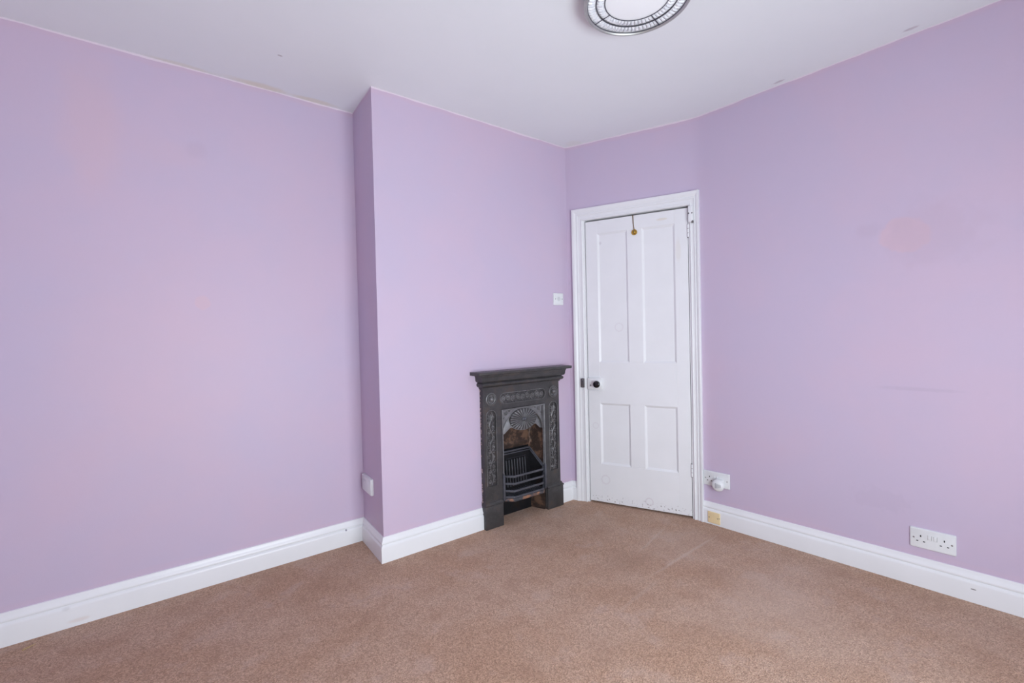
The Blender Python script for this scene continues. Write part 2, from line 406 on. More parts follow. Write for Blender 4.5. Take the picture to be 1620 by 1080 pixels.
# door wall and right wall in one bent surface with the doorway left open
DO0, DO1, DOZ = 0.120, 0.828, 1.968
mb = MB()
def wallstrip(a, b, z0, z1):
    ss = path_s(a, b)
    mb.rows([[(*W(s), z0), (*W(s), z1)] for s in ss])
wallstrip(0, DO0, 0, H); wallstrip(DO0, DO1, DOZ, H); wallstrip(DO1, S_END, 0, H)
struct(mb.obj('wall_right', M['wall']))
mb = MB(); mb.box(XS-TH, XS, YW-TH, YL+TH, 0, H); struct(mb.obj('wall_side', M['wall'], smooth=False))
mb = MB(); X1 = P_END.x+0.3
for a, b, z0, z1 in ((XS, WX0, 0, H), (WX1, X1, 0, H), (WX0, WX1, 0, WZ0), (WX0, WX1, WZ1, H)):
    mb.box(a, b, YW-0.10, YW, z0, z1)
struct(mb.obj('wall_back', M['wall'], smooth=False, weld=False))

# window behind the camera: box frame, two sashes, panes, sill
win = struct(empty('window_1', ((WX0+WX1)/2, YW-0.05, WZ0)))
hw, hh = (WX1-WX0)/2, WZ1-WZ0
mb = MB(); mb.box(-hw, -hw+0.04, -0.045, 0.045, 0, hh); mb.box(hw-0.04, hw, -0.045, 0.045, 0, hh)
mb.box(-hw+0.04, hw-0.04, -0.045, 0.045, 0, 0.04); mb.box(-hw+0.04, hw-0.04, -0.045, 0.045, hh-0.04, hh); mb.obj('window_frame', M['skirting'], win, weld=False)
for z0, z1, y in ((0.04, hh/2+0.02, 0.01), (hh/2-0.02, hh-0.04, -0.027)):
    mb = MB(); a = hw-0.04
    mb.box(-a, -a+0.045, y, y+0.035, z0, z1); mb.box(a-0.045, a, y, y+0.035, z0, z1); mb.box(-0.015, 0.015, y, y+0.035, z0, z1)
    mb.box(-a+0.045, a-0.045, y, y+0.035, z0, z0+0.045); mb.box(-a+0.045, a-0.045, y, y+0.035, z1-0.045, z1); sash = mb.obj('sash', M['skirting'], win, weld=False)
    for b0, b1 in ((-a+0.045, -0.015), (0.015, a-0.045)):
        MB().box(b0, b1, y+0.016, y+0.020, z0+0.045, z1-0.045).obj('pane', M['pane'], sash, smooth=False)
MB().box(-hw-0.05, hw+0.05, 0.05, 0.12, -0.03, 0.0).obj('window_sill', M['skirting'], win, bevel=0.006)

# ------------------------------------------------------------------ skirting boards
SK = [(0.0, 0.1310), (0.004, 0.1310), (0.0065, 0.1290), (0.0075, 0.1240), (0.009, 0.1180), (0.0125, 0.1105), (0.0155, 0.1050), (0.0160, 0.1000), (0.0150, 0.0965),
      (0.0115, 0.0945), (0.0115, 0.0930), (0.0150, 0.0905), (0.0185, 0.0840), (0.0195, 0.0780), (0.0195, 0.0), (0.0, 0.0)]
def skirting(name, pts, i0=0, i1=None):
    """pts = plan polyline with the room on its right; mitred; only segments i0..i1 are built"""
    pts = [Vector(p) for p in pts]; i1 = len(pts)-1 if i1 is None else i1
    rows = []
    for i in range(i0, i1+1):
        ds = []
        if i > 0: ds.append((pts[i]-pts[i-1]).normalized())
        if i < len(pts)-1: ds.append((pts[i+1]-pts[i]).normalized())
        ns = [Vector((d.y, -d.x)) for d in ds]
        n = ns[0] if len(ns) == 1 else (ns[0]+ns[1])/(1+ns[0].dot(ns[1]))
        rows.append([(*(pts[i]+n*d), z) for d, z in SK])
    o = MB().rows(rows, True, True).obj(name, M['skirting']); return struct(o)
pA = [(XS, YW), (XS, YL), (XL, YL), (XB, YB), (FX-0.319, YB)]
skirting('baseboard_side', pA, 0, 1); skirting('baseboard_left', pA, 1, 2); skirting('baseboard_chimney_side', pA, 2, 3); skirting('baseboard_chimney', pA, 3, 4)
pB = [(FX+0.331, YB), tuple(C), tuple(W(0.044))]
skirting('baseboard_corner', pB)
pC = [tuple(W(s)) for s in path_s(0.8845, S_END)]+[(XS, YW)]
skirting('baseboard_right', pC, 0, len(pC)-2); skirting('baseboard_back', pC, len(pC)-2, len(pC)-1)

# ------------------------------------------------------------------ door surround (trim) and door
DZ = empty('trim_1', (C.x, C.y, 0), A_D); struct(DZ)
ca, sa = math.cos(A_D), math.sin(A_D)
def loc_d(s, d, z):
    p = W(s, d)-C
    return (p.x*ca+p.y*sa, -p.x*sa+p.y*ca, z)
AP = [(0.0, 0.0), (0.0, 0.013), (0.05, 0.0165), (0.12, 0.0165), (0.17, 0.0125), (0.20, 0.0120), (0.42, 0.0125), (0.45, 0.0165), (0.56, 0.0175), (0.60, 0.0140), (0.64, 0.0150), (0.72, 0.0195), (0.80, 0.0225), (0.96, 0.0230), (1.0, 0.0215), (1.0, 0.0)]
A_IN0, A_IN1, A_INZ, WL_, WR_, WH_ = 0.121, 0.827, 1.967, 0.078, 0.058, 0.082
MB().rows([[loc_d(A_IN0-u*WL_, t, 0) for u, t in AP], [loc_d(A_IN0-u*WL_, t, A_INZ+u*WH_) for u, t in AP]], True, True).obj('architrave_leg', M['skirting'], DZ)
MB().rows([[loc_d(A_IN1+u*WR_, t, 0) for u, t in AP], [loc_d(A_IN1+u*WR_, t, A_INZ+u*WH_) for u, t in AP]], True, True).obj('architrave_leg', M['skirting'], DZ)
rows = []
for i in range(25):
    f = i/24
    rows.append([loc_d((A_IN0-u*WL_)*(1-f)+(A_IN1+u*WR_)*f, t, A_INZ+u*WH_) for u, t in AP])
MB().rows(rows, True, True).obj('architrave_head', M['skirting'], DZ)
# lining inside the opening, and a stop
mb = MB(); mb.box(0.120, 0.1335, -0.004, 0.11, 0, 1.981); mb.obj('lining_jamb', M['skirting'], DZ)
mb = MB(); mb.box(0.8165, 0.840, -0.006, 0.11, 0, 1.981); mb.obj('lining_jamb', M['skirting'], DZ)
mb = MB(); mb.box(0.1335, 0.8165, -0.004, 0.11, 1.966, 1.985); mb.obj('lining_head', M['skirting'], DZ)
mb = MB(); mb.box(0.1335, 0.150, 0.045, 0.07, 0, 1.966); mb.box(0.800, 0.8165, 0.045, 0.07, 0, 1.966); mb.box(0.150, 0.800, 0.045, 0.07, 1.95, 1.966); mb.obj('door_stop', M['bare_wood'], DZ, weld=False)
mb = MB(); mb.box(0.10, 0.86, 0.11, 0.13, 0, 2.0); mb.obj('landing_shadow_board', M['bare_wood'], DZ)

DR = struct(empty('door_1', (C.x, C.y, 0), A_D))
D0, D1, DB, DT = 0.1375, 0.8125, 0.012, 1.955
PX = ((0.221, 0.428), (0.525, 0.732)); PZ = ((0.277, 0.699), (0.981, 1.866))
dm = M['door']
def bx(name, x0, x1, z0, z1): MB().box(x0, x1, 0.0, 0.04, z0, z1).obj(name, dm, DR, bevel=0.0012, seg=1)
bx('stile', D0, PX[0][0], DB, DT); bx('stile', PX[1][1], D1, DB, DT)
for z0, z1 in ((DB, PZ[0][0]), (PZ[0][1], PZ[1][0]), (PZ[1][1], DT)): bx('rail', PX[0][0], PX[1][1], z0, z1)
for z0, z1 in PZ: bx('muntin', PX[0][1], PX[1][0], z0, z1)
for x0, x1 in PX:
    for z0, z1 in PZ:
        mb = MB(); rows = []
        for ins, y in ((0, 0.001), (0.004, 0.0035), (0.010, 0.0085), (0.012, 0.0105)):
            rows.append([(x0+ins, y, z0+ins), (x1-ins, y, z0+ins), (x1-ins, y, z1-ins), (x0+ins, y, z1-ins)])
        mb.rows(rows, True); i = 0.012
        mb.quad((x0+i, 0.0105, z0+i), (x1-i, 0.0105, z0+i), (x1-i, 0.0105, z1-i), (x0+i, 0.0105, z1-i))
        mb.obj('panel', dm, DR)
# rim lock with black knob
mb = MB(); mb.box(0.1375, 0.240, -0.018, 0.0, 0.795, 0.873); lock = mb.obj('rim_lock', M['skirting'], DR, bevel=0.004)
MB().lathe([(0.0, 0.0), (0.026, 0.0), (0.026, 0.004), (0.021, 0.007), (0.010, 0.009), (0.0, 0.009)], (0.2125, -0.018, 0.833), n=24).obj('knob_rose', M['skirting'], lock)
MB().lathe([(0.009, 0.0), (0.009, 0.010), (0.017, 0.013), (0.0235, 0.019), (0.0245, 0.026), (0.0215, 0.033), (0.013, 0.0375), (0.0, 0.0385)], (0.2125, -0.022, 0.833), n=32).obj('knob', M['black'], lock)
mb = MB(); mb.lathe([(0.0, 0.0), (0.006, 0.0), (0.006, 0.002), (0.0, 0.002)], (0.160, -0.018, 0.822), n=14); mb.obj('keyhole', M['screw'], lock)
mb = MB(); mb.box(0.1375, 0.235, -0.006, 0.0, 0.782, 0.786); mb.obj('old_lock_outline', dm, DR, bevel=0.001)
# keep on the frame
mb = MB(); mb.box(0.096, 0.1165, -0.034, -0.0165, 0.806, 0.869); kp = mb.obj('lock_keep', M['steel'], DZ, bevel=0.002)
for z in (0.815, 0.860): MB().lathe([(0, 0.0), (0.004, 0.0), (0.003, 0.0015), (0, 0.0018)], (0.106, -0.034, z), n=10).obj('screw', M['screw'], kp)
# hinges
for zc, full in ((1.81, True), (0.305, False)):
    mb = MB()
    for i in range(3): mb.lathe([(0.0, -0.0125), (0.0058, -0.0125), (0.0058, 0.0125), (0.0, 0.0125)], (0.8145, -0.004, zc+(i-1)*0.0275), axis='z', n=14)
    hg = mb.obj('hinge', M['skirting'], DR)
    mb = MB()
    for i in range(4): mb.lathe([(0.0, -0.0016), (0.0050, -0.0016), (0.0050, 0.0016), (0.0, 0.0016)], (0.8145, -0.004, zc+(i-1.5)*0.0275), axis='z', n=12)
    mb.obj('hinge_gap', M['steel'], hg, weld=False)
mb = MB(); mb.box(0.8185, 0.846, -0.030, -0.002, 1.858, 1.957); blk = mb.obj('corner_block', M['skirting'], DZ, bevel=0.005)
for x, z in ((0.8225, 1.912), (0.842, 1.912)): MB().lathe([(0, 0.0), (0.0042, 0.0), (0.0042, 0.0012), (0, 0.0014)], (x, -0.030, z), n=10).obj('screw', M['steel'], blk)
mb = MB(); mb.box(0.838, 0.849, -0.030, -0.017, 1.852, 1.866); mb.obj('chipped_edge', M['steel'], blk, bevel=0.002)

# brass ornament hung over the top of the door
hk = empty('door_hook', W(0.470).to_3d()+Vector((0, 0, 1.955)), A_D)
tag(hk, 'brass round hook on a thin dark strap hung over the white door top', 'hook')
mb = MB(); mb.box(-0.003, 0.003, -0.0025, 0.040, 0.0005, 0.002)
mb.rows([[(-0.003, -0.003, 0.002), (0.003, -0.003, 0.002), (0.003, -0.0015, 0.002), (-0.003, -0.0015, 0.002)],
         [(-0.001, -0.003, -0.055), (0.005, -0.003, -0.055), (0.005, -0.0015, -0.055), (-0.001, -0.0015, -0.055)],
         [(0.0055, -0.005, -0.098), (0.0115, -0.005, -0.098), (0.0115, -0.0035, -0.098), (0.0055, -0.0035, -0.098)]], True, True)
mb.obj('strap', M['darkbrass'], hk, weld=False)
mb = MB(); mb.lathe([(0, 0), (0.0185, 0.0), (0.019, 0.003), (0.0165, 0.0065), (0.012, 0.006), (0.010, 0.0075), (0.006, 0.012), (0.0, 0.014)], (0.009, -0.003, -0.112), n=28); mb.obj('disc', M['brass'], hk)
mb = MB(); mb.tube([(0.009, -0.012, -0.100), (0.009, -0.024, -0.110), (0.0095, -0.026, -0.120), (0.010, -0.018, -0.126)], 0.0028, 8); mb.obj('hook_arm', M['darkbrass'], hk)

# ------------------------------------------------------------------ fireplace
FP = empty('fireplace', (FX, YB, 0))
tag(FP, 'small black cast iron fireplace with mantel shelf and open grate against lilac chimney breast', 'fireplace')
IR, RL = M['iron'], M['iron_relief']
def arch_poly(cx, hw_, z0, z1, n=10):
    zc = z1-hw_; return [(cx-hw_, z0), (cx+hw_, z0)]+[(cx+hw_*math.cos(math.pi*i/n), zc+hw_*math.sin(math.pi*i/n)) for i in range(n+1)]
def round_rect(x0, x1, z0, z1, r, n=6):
    out = []
    for cx, cz, a in ((x1-r, z0+r, -90), (x1-r, z1-r, 0), (x0+r, z1-r, 90), (x0+r, z0+r, 180)):
        out += [(cx+r*math.cos(R(a+90*i/n)), cz+r*math.sin(R(a+90*i/n))) for i in range(n+1)]
    return out
BH, BT_, OW, OH = 0.316, 0.868, 0.181, 0.722
U = [(-BH, 0.02), (-OW, 0.02), (-OW, OH), (OW, OH), (OW, 0.02), (BH, 0.02), (BH, BT_), (-BH, BT_)]
holes = [arch_poly(-0.259, 0.037, 0.258, 0.726), arch_poly(0.259, 0.037, 0.258, 0.726), round_rect(-0.188, 0.188, 0.756, 0.822, 0.030)]
mb = plate2d(U, holes, 0.008, 0.0012); shift(mb, dy=-0.028)
mb2 = plate2d(U, [], 0.0285); mb.add(mb2.v, mb2.f)
mb.obj('surround', IR, FP, weld=False)
# raised edge around each sunk panel
def loop_bead(poly, r, y): return MB().tube([(x, y, z) for x, z in poly], r, 6, closed=True)
# scroll ornament
def spiral(cx, cz, r, turns, a0, hand, y, n=16):
    return [(cx+r*(1-0.82*i/n)*math.cos(a0+hand*turns*2*math.pi*i/n), y, cz+r*(1-0.82*i/n)*math.sin(a0+hand*turns*2*math.pi*i/n)) for i in range(n+1)]
def leaf(mb, cx, cz, ang, L, w, y):
    c, s_ = math.cos(ang), math.sin(ang); t = lambda u, v, h: (cx+u*c-v*s_, y-h, cz+u*s_+v*c)
    mb.add([t(0, 0, 0), t(L*.45, w, 0), t(L, 0, 0), t(L*.45, -w, 0), t(L*.45, 0, 0.0065)], [(0, 1, 4), (1, 2, 4), (2, 3, 4), (3, 0, 4)])
YR = -0.0285
for sgn in (-1, 1):
    cx = sgn*0.259
    pn = loop_bead(arch_poly(cx, 0.037, 0.258, 0.726), 0.0022, -0.036).obj('side_panel', RL, FP)
    mb = MB(); rr = random.Random(3)
    stem = [(cx+0.011*math.sin(2*math.pi*(z-0.27)/0.13), YR-0.003, z) for z in [0.266+0.446*i/60 for i in range(61)]]
    mb.tube(stem, 0.0034, 5)
    for i in range(14):
        z = 0.285+i*0.0305; h = 1 if i % 2 else -1
        mb.tube(spiral(cx+h*0.017, z, 0.0125, 1.3, math.pi/2, h, YR-0.003), lambda t: 0.0032-0.0014*t, 5)
        mb.ball((cx+h*0.017, YR-0.004, z), 0.0042, 6, 4)
        leaf(mb, cx-h*0.006, z+0.004, math.pi/2+h*0.9, 0.022, 0.006, YR)
        leaf(mb, cx-h*0.012, z-0.006, math.pi/2+h*1.5, 0.017, 0.005, YR)
        mb.ball((cx-h*0.027, YR-0.002, z+0.006), 0.0032, 6, 4)
    for j in range(8):
        leaf(mb, cx, 0.682, 2*math.pi*j/8, 0.021, 0.006, YR-0.002)
    mb.ball((cx, YR-0.004, 0.682), 0.006, 8, 5)
    o = mb.obj('relief_ornament', RL, pn, weld=False); o['kind'] = 'stuff'
pn = loop_bead(round_rect(-0.188, 0.188, 0.756, 0.822, 0.030), 0.0022, -0.036).obj('frieze_panel', RL, FP)
mb = MB()
for i in range(-4, 5):
    x = i*0.040; h = 1 if i % 2 else -1
    mb.tube(spiral(x, 0.789+h*0.003, 0.021, 1.6, h*math.pi/2, h, YR-0.003, 20), lambda t: 0.0038-0.0016*t, 5)
    for j in range(5): leaf(mb, x, 0.789, 2*math.pi*j/5+0.3*i, 0.019, 0.006, YR-0.001)
    mb.ball((x, YR-0.004, 0.789), 0.005, 7, 4)
    for dz in (-0.024, 0.024): leaf(mb, x+0.010, 0.789+dz, 0.4*h, 0.022, 0.005, YR)
mb.tube([(x/100.0, YR-0.003, 0.789+0.012*math.sin(x*0.8)) for x in range(-17, 18)], 0.0025, 5)
o = mb.obj('relief_ornament', RL, pn, weld=False); o['kind'] = 'stuff'
# bosses
for sgn in (-1, 1):
    MB().lathe([(0.0, 0.022), (0.006, 0.0205), (0.012, 0.015), (0.0155, 0.007), (0.017, 0.001), (0.021, 0.001), (0.024, 0.009), (0.027, 0.010), (0.030, 0.003), (0.033, 0.001), (0.036, 0.008), (0.039, 0.007), (0.041, 0.0)], (sgn*0.259, -0.036, 0.794), n=36).obj('roundel', RL, FP)
# cornice, mitred to the wall on both sides
CP = [(0.036, 0.860), (0.041, 0.861), (0.042, 0.868), (0.046, 0.871), (0.056, 0.874), (0.062, 0.880), (0.064, 0.887), (0.061, 0.894), (0.054, 0.897), (0.053, 0.900), (0.062, 0.902), (0.069, 0.906), (0.073, 0.914), (0.074, 0.926), (0.076, 0.936), (0.080, 0.941), (0.080, 0.947)]
def wrap(prof, base, y_back=0.0):
    rows = []
    for k in range(4):
        row = []
        for d, z in prof:
            w = base+(d-0.036)*0.75
            row.append(((-w, y_back, z), (-w, -d, z), (w, -d, z), (w, y_back, z))[k])
        rows.append(row)
    return MB().rows(rows)
mb = wrap(CP, 0.317); mb.quad((-0.30, 0, 0.862), (0.30, 0, 0.862), (0.30, -0.036, 0.862), (-0.30, -0.036, 0.862))
mb.obj('cornice', IR, FP)
SP = [(0.0, 0.947), (0.094, 0.947), (0.099, 0.949), (0.101, 0.954), (0.101, 0.962), (0.098, 0.966), (0.0, 0.967)]
mb = MB(); mb.rows([[(-0.384, -d, z) for d, z in SP], [(0.384, -d, z) for d, z in SP]], True, True)
mb.obj('mantel_shelf', IR, FP, bevel=0.002)
# plinth blocks
for sgn in (-1, 1):
    a, b = (-0.320, -0.186) if sgn < 0 else (0.188, 0.332)
    MB().box(a, b, -0.046, -0.0, 0.0, 0.140).obj('plinth_block', M['iron'], FP, bevel=0.003)
    prof = [(0.046, 0.140), (0.049, 0.143), (0.049, 0.149), (0.044, 0.153), (0.040, 0.158), (0.040, 0.163), (0.036, 0.166)]
    mb = MB(); mb.rows([[(a-(d-0.046 if sgn < 0 else 0), -d, z) for d, z in prof]+[(a, 0, 0.166), (a, 0, 0.140)], [(b+(d-0.046 if sgn > 0 else 0), -d, z) for d, z in prof]+[(b, 0, 0.166), (b, 0, 0.140)]], True, True)
    mb.obj('plinth_moulding', IR, FP)
# bead round the opening
mb = MB(); w = OW-0.003
prof = [(0.0, 0.030), (0.0, 0.041), (0.003, 0.0435), (0.0065, 0.041), (0.0075, 0.034), (0.0105, 0.034), (0.0125, 0.030)]
rows = [[(-w+u, -d, 0.168) for u, d in prof], [(-w+u, -d, OH-0.002-u) for u, d in prof], [(w-u, -d, OH-0.002-u) for u, d in prof], [(w-u, -d, 0.168) for u, d in prof]]
mb.rows(rows); mb.obj('opening_bead', M['hood_iron'], FP)
# spandrel plate with the arch, then the hood with its fan
IW = 0.170
n = 24
arch = [(IW*0.99*math.cos(math.pi*i/n), 0.556+0.146*math.sin(math.pi*i/n)) for i in range(n+1)]
outer = [(-IW, 0.712), (-IW, 0.556)]+[(x, z) for x, z in arch[::-1]]+[(IW, 0.556), (IW, 0.712)]
mb = plate2d(outer, [], 0.010); shift(mb, dy=-0.014); mb.obj('spandrel', M['hood_iron'], FP)
mb = MB(); mb.tube([(x, -0.026, z-0.002) for x, z in arch], 0.0035, 6); ar = mb.obj('arch_bead', RL, FP)
mb = MB()
for sgn in (-1, 1):
    for cx, cz, r in ((0.138, 0.690, 0.014), (0.158, 0.665, 0.008), (0.108, 0.703, 0.006)):
        mb.tube(spiral(sgn*cx, cz, r, 1.4, 0.5, sgn, -0.0255), 0.002, 5)
        mb.ball((sgn*cx, -0.0255, cz), 0.004, 6, 4)
        for j in range(3): leaf(mb, sgn*cx, cz, j*2.1+sgn, r*1.2, 0.004, -0.024)
o = mb.obj('spandrel_flowers', RL, ar, weld=False); o['kind'] = 'stuff'
low = [(-0.167, 0.557), (-0.150, 0.560), (-0.128, 0.578), (-0.108, 0.594), (-0.088, 0.592), (-0.060, 0.579), (-0.030, 0.571), (0.0, 0.568)]
low = low+[(-x, z) for x, z in low[-2::-1]]
hood_top = [(x*0.985, z-0.004) for x, z in arch]
rows = []; NV = 8
def zl(x):
    for (a, za), (b, zb) in zip(low[:-1], low[1:]):
        if a <= x <= b: return za+(zb-za)*(x-a)/(b-a)
    return low[0][1]
cols = [-0.166+0.332*i/48 for i in range(49)]
for x in cols:
    zt = 0.552+0.146*math.sqrt(max(0, 1-(x/0.168)**2)); zt = max(zt, zl(x)+0.001); r_ = []
    for j in range(NV+1):
        f = j/NV; z = zt+(zl(x)-zt)*f
        r_.append((x, -(0.014+0.020*math.sin(min(1, f*1.1)*math.pi/2)*(1-(x/0.19)**2)), z))
    rows.append(r_)
mb = MB(); mb.rows(rows); mb.rows([[(x, y+0.006, z) for x, y, z in r_] for r_ in rows])
mb.rows([[r_[-1] for r_ in rows], [(r_[-1][0], r_[-1][1]+0.006, r_[-1][2]) for r_ in rows]])
hood = mb.obj('hood', M['hood_iron'], FP)
NR = 26; cz0, ax, az = 0.640, 0.110, 0.069
# dark dished back of the fan, then its raised ribs and oval boss
rows = [[(ax*q*math.cos(2*math.pi*i/64), -(0.0400-0.006*q*q)+(0.008 if j == 5 else 0), cz0+az*q*math.sin(2*math.pi*i/64)) for i in range(65)] for j, q in enumerate((0.05, 0.3, 0.6, 0.9, 1.0, 1.0))]
fan = MB().rows(rows).obj('fan', IR, hood)  # darker iron than the ribs: shade in the grooves put into the colour
mb = MB()
for i in range(NR):
    th = 2*math.pi*(i+0.5)/NR; hwid = 0.30*2*math.pi/NR; pr = []
    for q, k, h in ((0.20, 0.9, 0.002), (0.45, 1.0, 0.0045), (0.75, 1.0, 0.0055), (0.93, 0.95, 0.005), (1.0, 0.45, 0.002)):
        y0 = -(0.0398-0.006*q*q); w_ = hwid*k
        P_ = lambda t, hh: (ax*q*math.cos(t), y0-hh, cz0+az*q*math.sin(t))
        pr.append([P_(th-w_, -0.001), P_(th-w_*0.55, h*0.8), P_(th, h), P_(th+w_*0.55, h*0.8), P_(th+w_, -0.001)])
    mb.rows(pr)
o = mb.obj('fan_ribs', M['hood_iron'], fan, weld=False); o['kind'] = 'stuff'
MB().ball((0.0, -0.040, cz0), (0.021, 0.008, 0.013), 18, 10).obj('fan_boss', M['iron_blue'], fan)
# firebox: sooty cheeks, rusty upper back, fluted fireback
BD, BW = 0.090, 0.140     # depth behind the wall face, half width of the back
mb = MB()
mb.quad((-BW, BD, 0.0), (BW, BD, 0.0), (BW, BD, 0.43), (-BW, BD, 0.43))
mb.obj('firebox_back', M['soot'], FP)
mb = MB(); mb.rows([[(-BW, BD, 0.43), (-BW, BD-0.012, 0.455), (-BW, BD-0.012, 0.475), (-BW, BD-0.002, 0.49), (-BW*0.98, BD-0.02, 0.60), (-BW*0.95, 0.02, 0.735)],
                    [(BW, BD, 0.43), (BW, BD-0.012, 0.455), (BW, BD-0.012, 0.475), (BW, BD-0.002, 0.49), (BW*0.98, BD-0.02, 0.60), (BW*0.95, 0.02, 0.735)]])
mb.obj('throat_back', M['rust'], FP)
for sgn in (-1, 1):
    mb = MB(); f_ = sgn*0.180
    mb.rows([[(f_, -0.024, z) for z in (0.0, 0.43, 0.735)], [(sgn*BW, BD+0.002, z) for z in (0.0, 0.43, 0.735)]])
    mb.obj('cheek', M['rust'] if sgn > 0 else M['soot'], FP)
mb = MB(); mb.quad((-0.19, -0.02, 0.73), (0.19, -0.02, 0.73), (0.19, BD, 0.735), (-0.19, BD, 0.735)); mb.obj('throat_plate', M['soot'], FP)
# fireback insert: centre panel with flutes and splayed sides, moulded rim falling to the front
mb = MB(); fb = 0.070
Q = [(-0.170, -0.020, 0.305), (-0.128, fb, 0.418), (0.128, fb, 0.418), (0.170, -0.020, 0.305)]
Qb = [(-0.168, -0.020, 0.165), (-0.118, fb-0.02, 0.165), (0.118, fb-0.02, 0.165), (0.168, -0.020, 0.165)]
mb.rows([Q, Qb]); ins = mb.obj('fireback', M['soot'], FP)
mb = MB()
for dz, dy, r in ((0.0, -0.002, 0.0065), (-0.015, -0.006, 0.0040)):
    mb.tube([(x*(1-0.02*(dz < 0)), y+dy, z+dz) for x, y, z in Q], r, 8)
mb.obj('fireback_rim', M['iron_blue'], ins, weld=False)
mb = MB(); mb.tube([(-0.085, fb-0.010, 0.372), (0.085, fb-0.010, 0.372)], 0.0032, 6)
for i in range(8):
    x = -0.079+i*0.0226
    mb.tube([(x, fb-0.008, 0.362), (x, fb-0.016, 0.25), (x, fb-0.022, 0.19)], 0.0062, 8)
mb.obj('fireback_flutes', M['flute'], ins, weld=False)
# front grate bars
plan = [(-0.176, -0.022), (-0.158, -0.040), (-0.120, -0.078), (0.120, -0.078), (0.158, -0.040), (0.176, -0.022)]
def barsweep(z0, z1, depth, off=0.0):
    rows = []
    for i, (x, y) in enumerate(plan):
        k = -off; sx = 1 if x > 0 else -1
        inner = (x-sx*depth*0.6, y+depth)
        rows.append([(x+sx*off*0.6, y-off, z0), (x+sx*off*0.6, y-off, z1), (inner[0], inner[1], z1), (inner[0], inner[1], z0)])
    return MB().rows(rows, True, True)
gr = barsweep(0.140, 0.158, 0.030, 0.004).obj('grate_lip', M['iron_lip'], FP, bevel=0.003)
for z in (0.204, 0.250, 0.296): barsweep(z-0.0065, z+0.0065, 0.009).obj('grate_bar', M['iron_blue'], FP, bevel=0.0025)
barsweep(0.158, 0.172, 0.012, 0.0).obj('grate_step', M['iron_blue'], FP, bevel=0.003)
for sgn in (-1, 1):
    mb = MB(); mb.box(min(sgn*0.166, sgn*0.182), max(sgn*0.166, sgn*0.182), -0.045, -0.018, 0.150, 0.312); mb.box(min(sgn*0.168, sgn*0.180), max(sgn*0.168, sgn*0.180), -0.043, -0.020, 0.312, 0.320)
    mb.obj('grate_post', M['iron_blue'], FP, bevel=0.003, weld=False)
for i in range(14):
    x = -0.130+i*0.020
    MB().box(x-0.004, x+0.004, -0.068, 0.050, 0.160, 0.170).obj('floor_bar', M['iron_blue'], FP)
mb = MB(); mb.box(-0.14, 0.14, 0.078, 0.084, 0.0, 0.165); mb.obj('ash_pit_back', M['soot'], FP)
# flaked paint left along the joint with the wall
mb = MB(); rr = random.Random(5)
for i in range(46):
    z = 0.16+0.70*rr.random()**1.2; x = -0.3195
    s_ = 0.003+0.006*rr.random()
    mb.add([(x-0.001, -0.001-0.02*rr.random(), z-s_), (x-0.0015, -0.001-0.008*rr.random(), z+s_), (x-0.0015, -0.012-0.012*rr.random(), z+s_*0.5)], [(0, 1, 2)])
o = mb.obj('paint_flakes', simple('flaked_paint', (0.55, 0.42, 0.40), 0.7), FP, weld=False); o['kind'] = 'stuff'

# ------------------------------------------------------------------ sockets, switch, plates
def wall_frame(name, p, ang, z): return empty(name, (p[0], p[1], z), ang)
def faceplate(parent, w, h, t=0.0095, mat=None, name='faceplate'):
    rows = []
    for ins, y in ((0, 0.0), (0, -t*0.55), (0.0022, -t*0.9), (0.0045, -t)):
        rows.append([(x, y, z) for x, z in round_rect(-w/2+ins, w/2-ins, -h/2+ins, h/2-ins, 0.004, 3)])
    mb = MB(); mb.rows(rows, True); mb.add(rows[-1], [tuple(range(len(rows[-1])))])
    return mb.obj(name, mat or M['plastic'], parent)
def screw(parent, x, z, y=-0.0095, r=0.0038, mat=None):
    return MB().lathe([(0, 0.0006), (r*0.8, 0.0008), (r, 0.0)], (x, y, z), n=12).obj('screw', mat or M['screw'], parent)
def slot(parent, x, z, w, h, y=-0.0096):
    return MB().box(x-w/2, x+w/2, y-0.0003, y+0.003, z-h/2, z+h/2).obj('pin_hole', M['hole'], parent)
def double_socket(name, p, ang, z, w, h, covered=False):
    o = wall_frame(name, p, ang, z); fp = faceplate(o, w, h)
    k = w/0.147
    for cx in (-0.0375*k, 0.0375*k):
        if covered and cx > 0: continue
        slot(o, cx, 0.010*k, 0.0042, 0.0085); slot(o, cx-0.0111*k, -0.012*k, 0.0072, 0.0042); slot(o, cx+0.0111*k, -0.012*k, 0.0072, 0.0042)
    for sx in (-0.009*k, 0.009*k):
        mb = MB(); mb.box(sx-0.0062, sx+0.0062, -0.0125, -0.009, 0.000, 0.021); mb.obj('rocker_switch', M['plastic'], o, bevel=0.0012)
        MB().box(sx+0.0063, sx+0.0072, -0.0099, -0.0090, 0.000, 0.021).obj('switch_gap', M['screw'], o, smooth=False)
    for sx in (-0.0605*k, 0.0605*k): screw(o, sx, 0.0)
    return o
o = double_socket('double_socket', right_pt(1.0850), A_R, 0.2200, 0.156, 0.090)
tag(o, 'white double wall socket with both outlets empty above the long skirting', 'socket')
p1 = K+dR*0.1045+Vector((dR.y, -dR.x))*0.0015
o = double_socket('double_socket', p1, A_R, 0.2785, 0.160, 0.090, True)
tag(o, 'white double wall socket beside the door frame with an air freshener plugged in', 'socket')
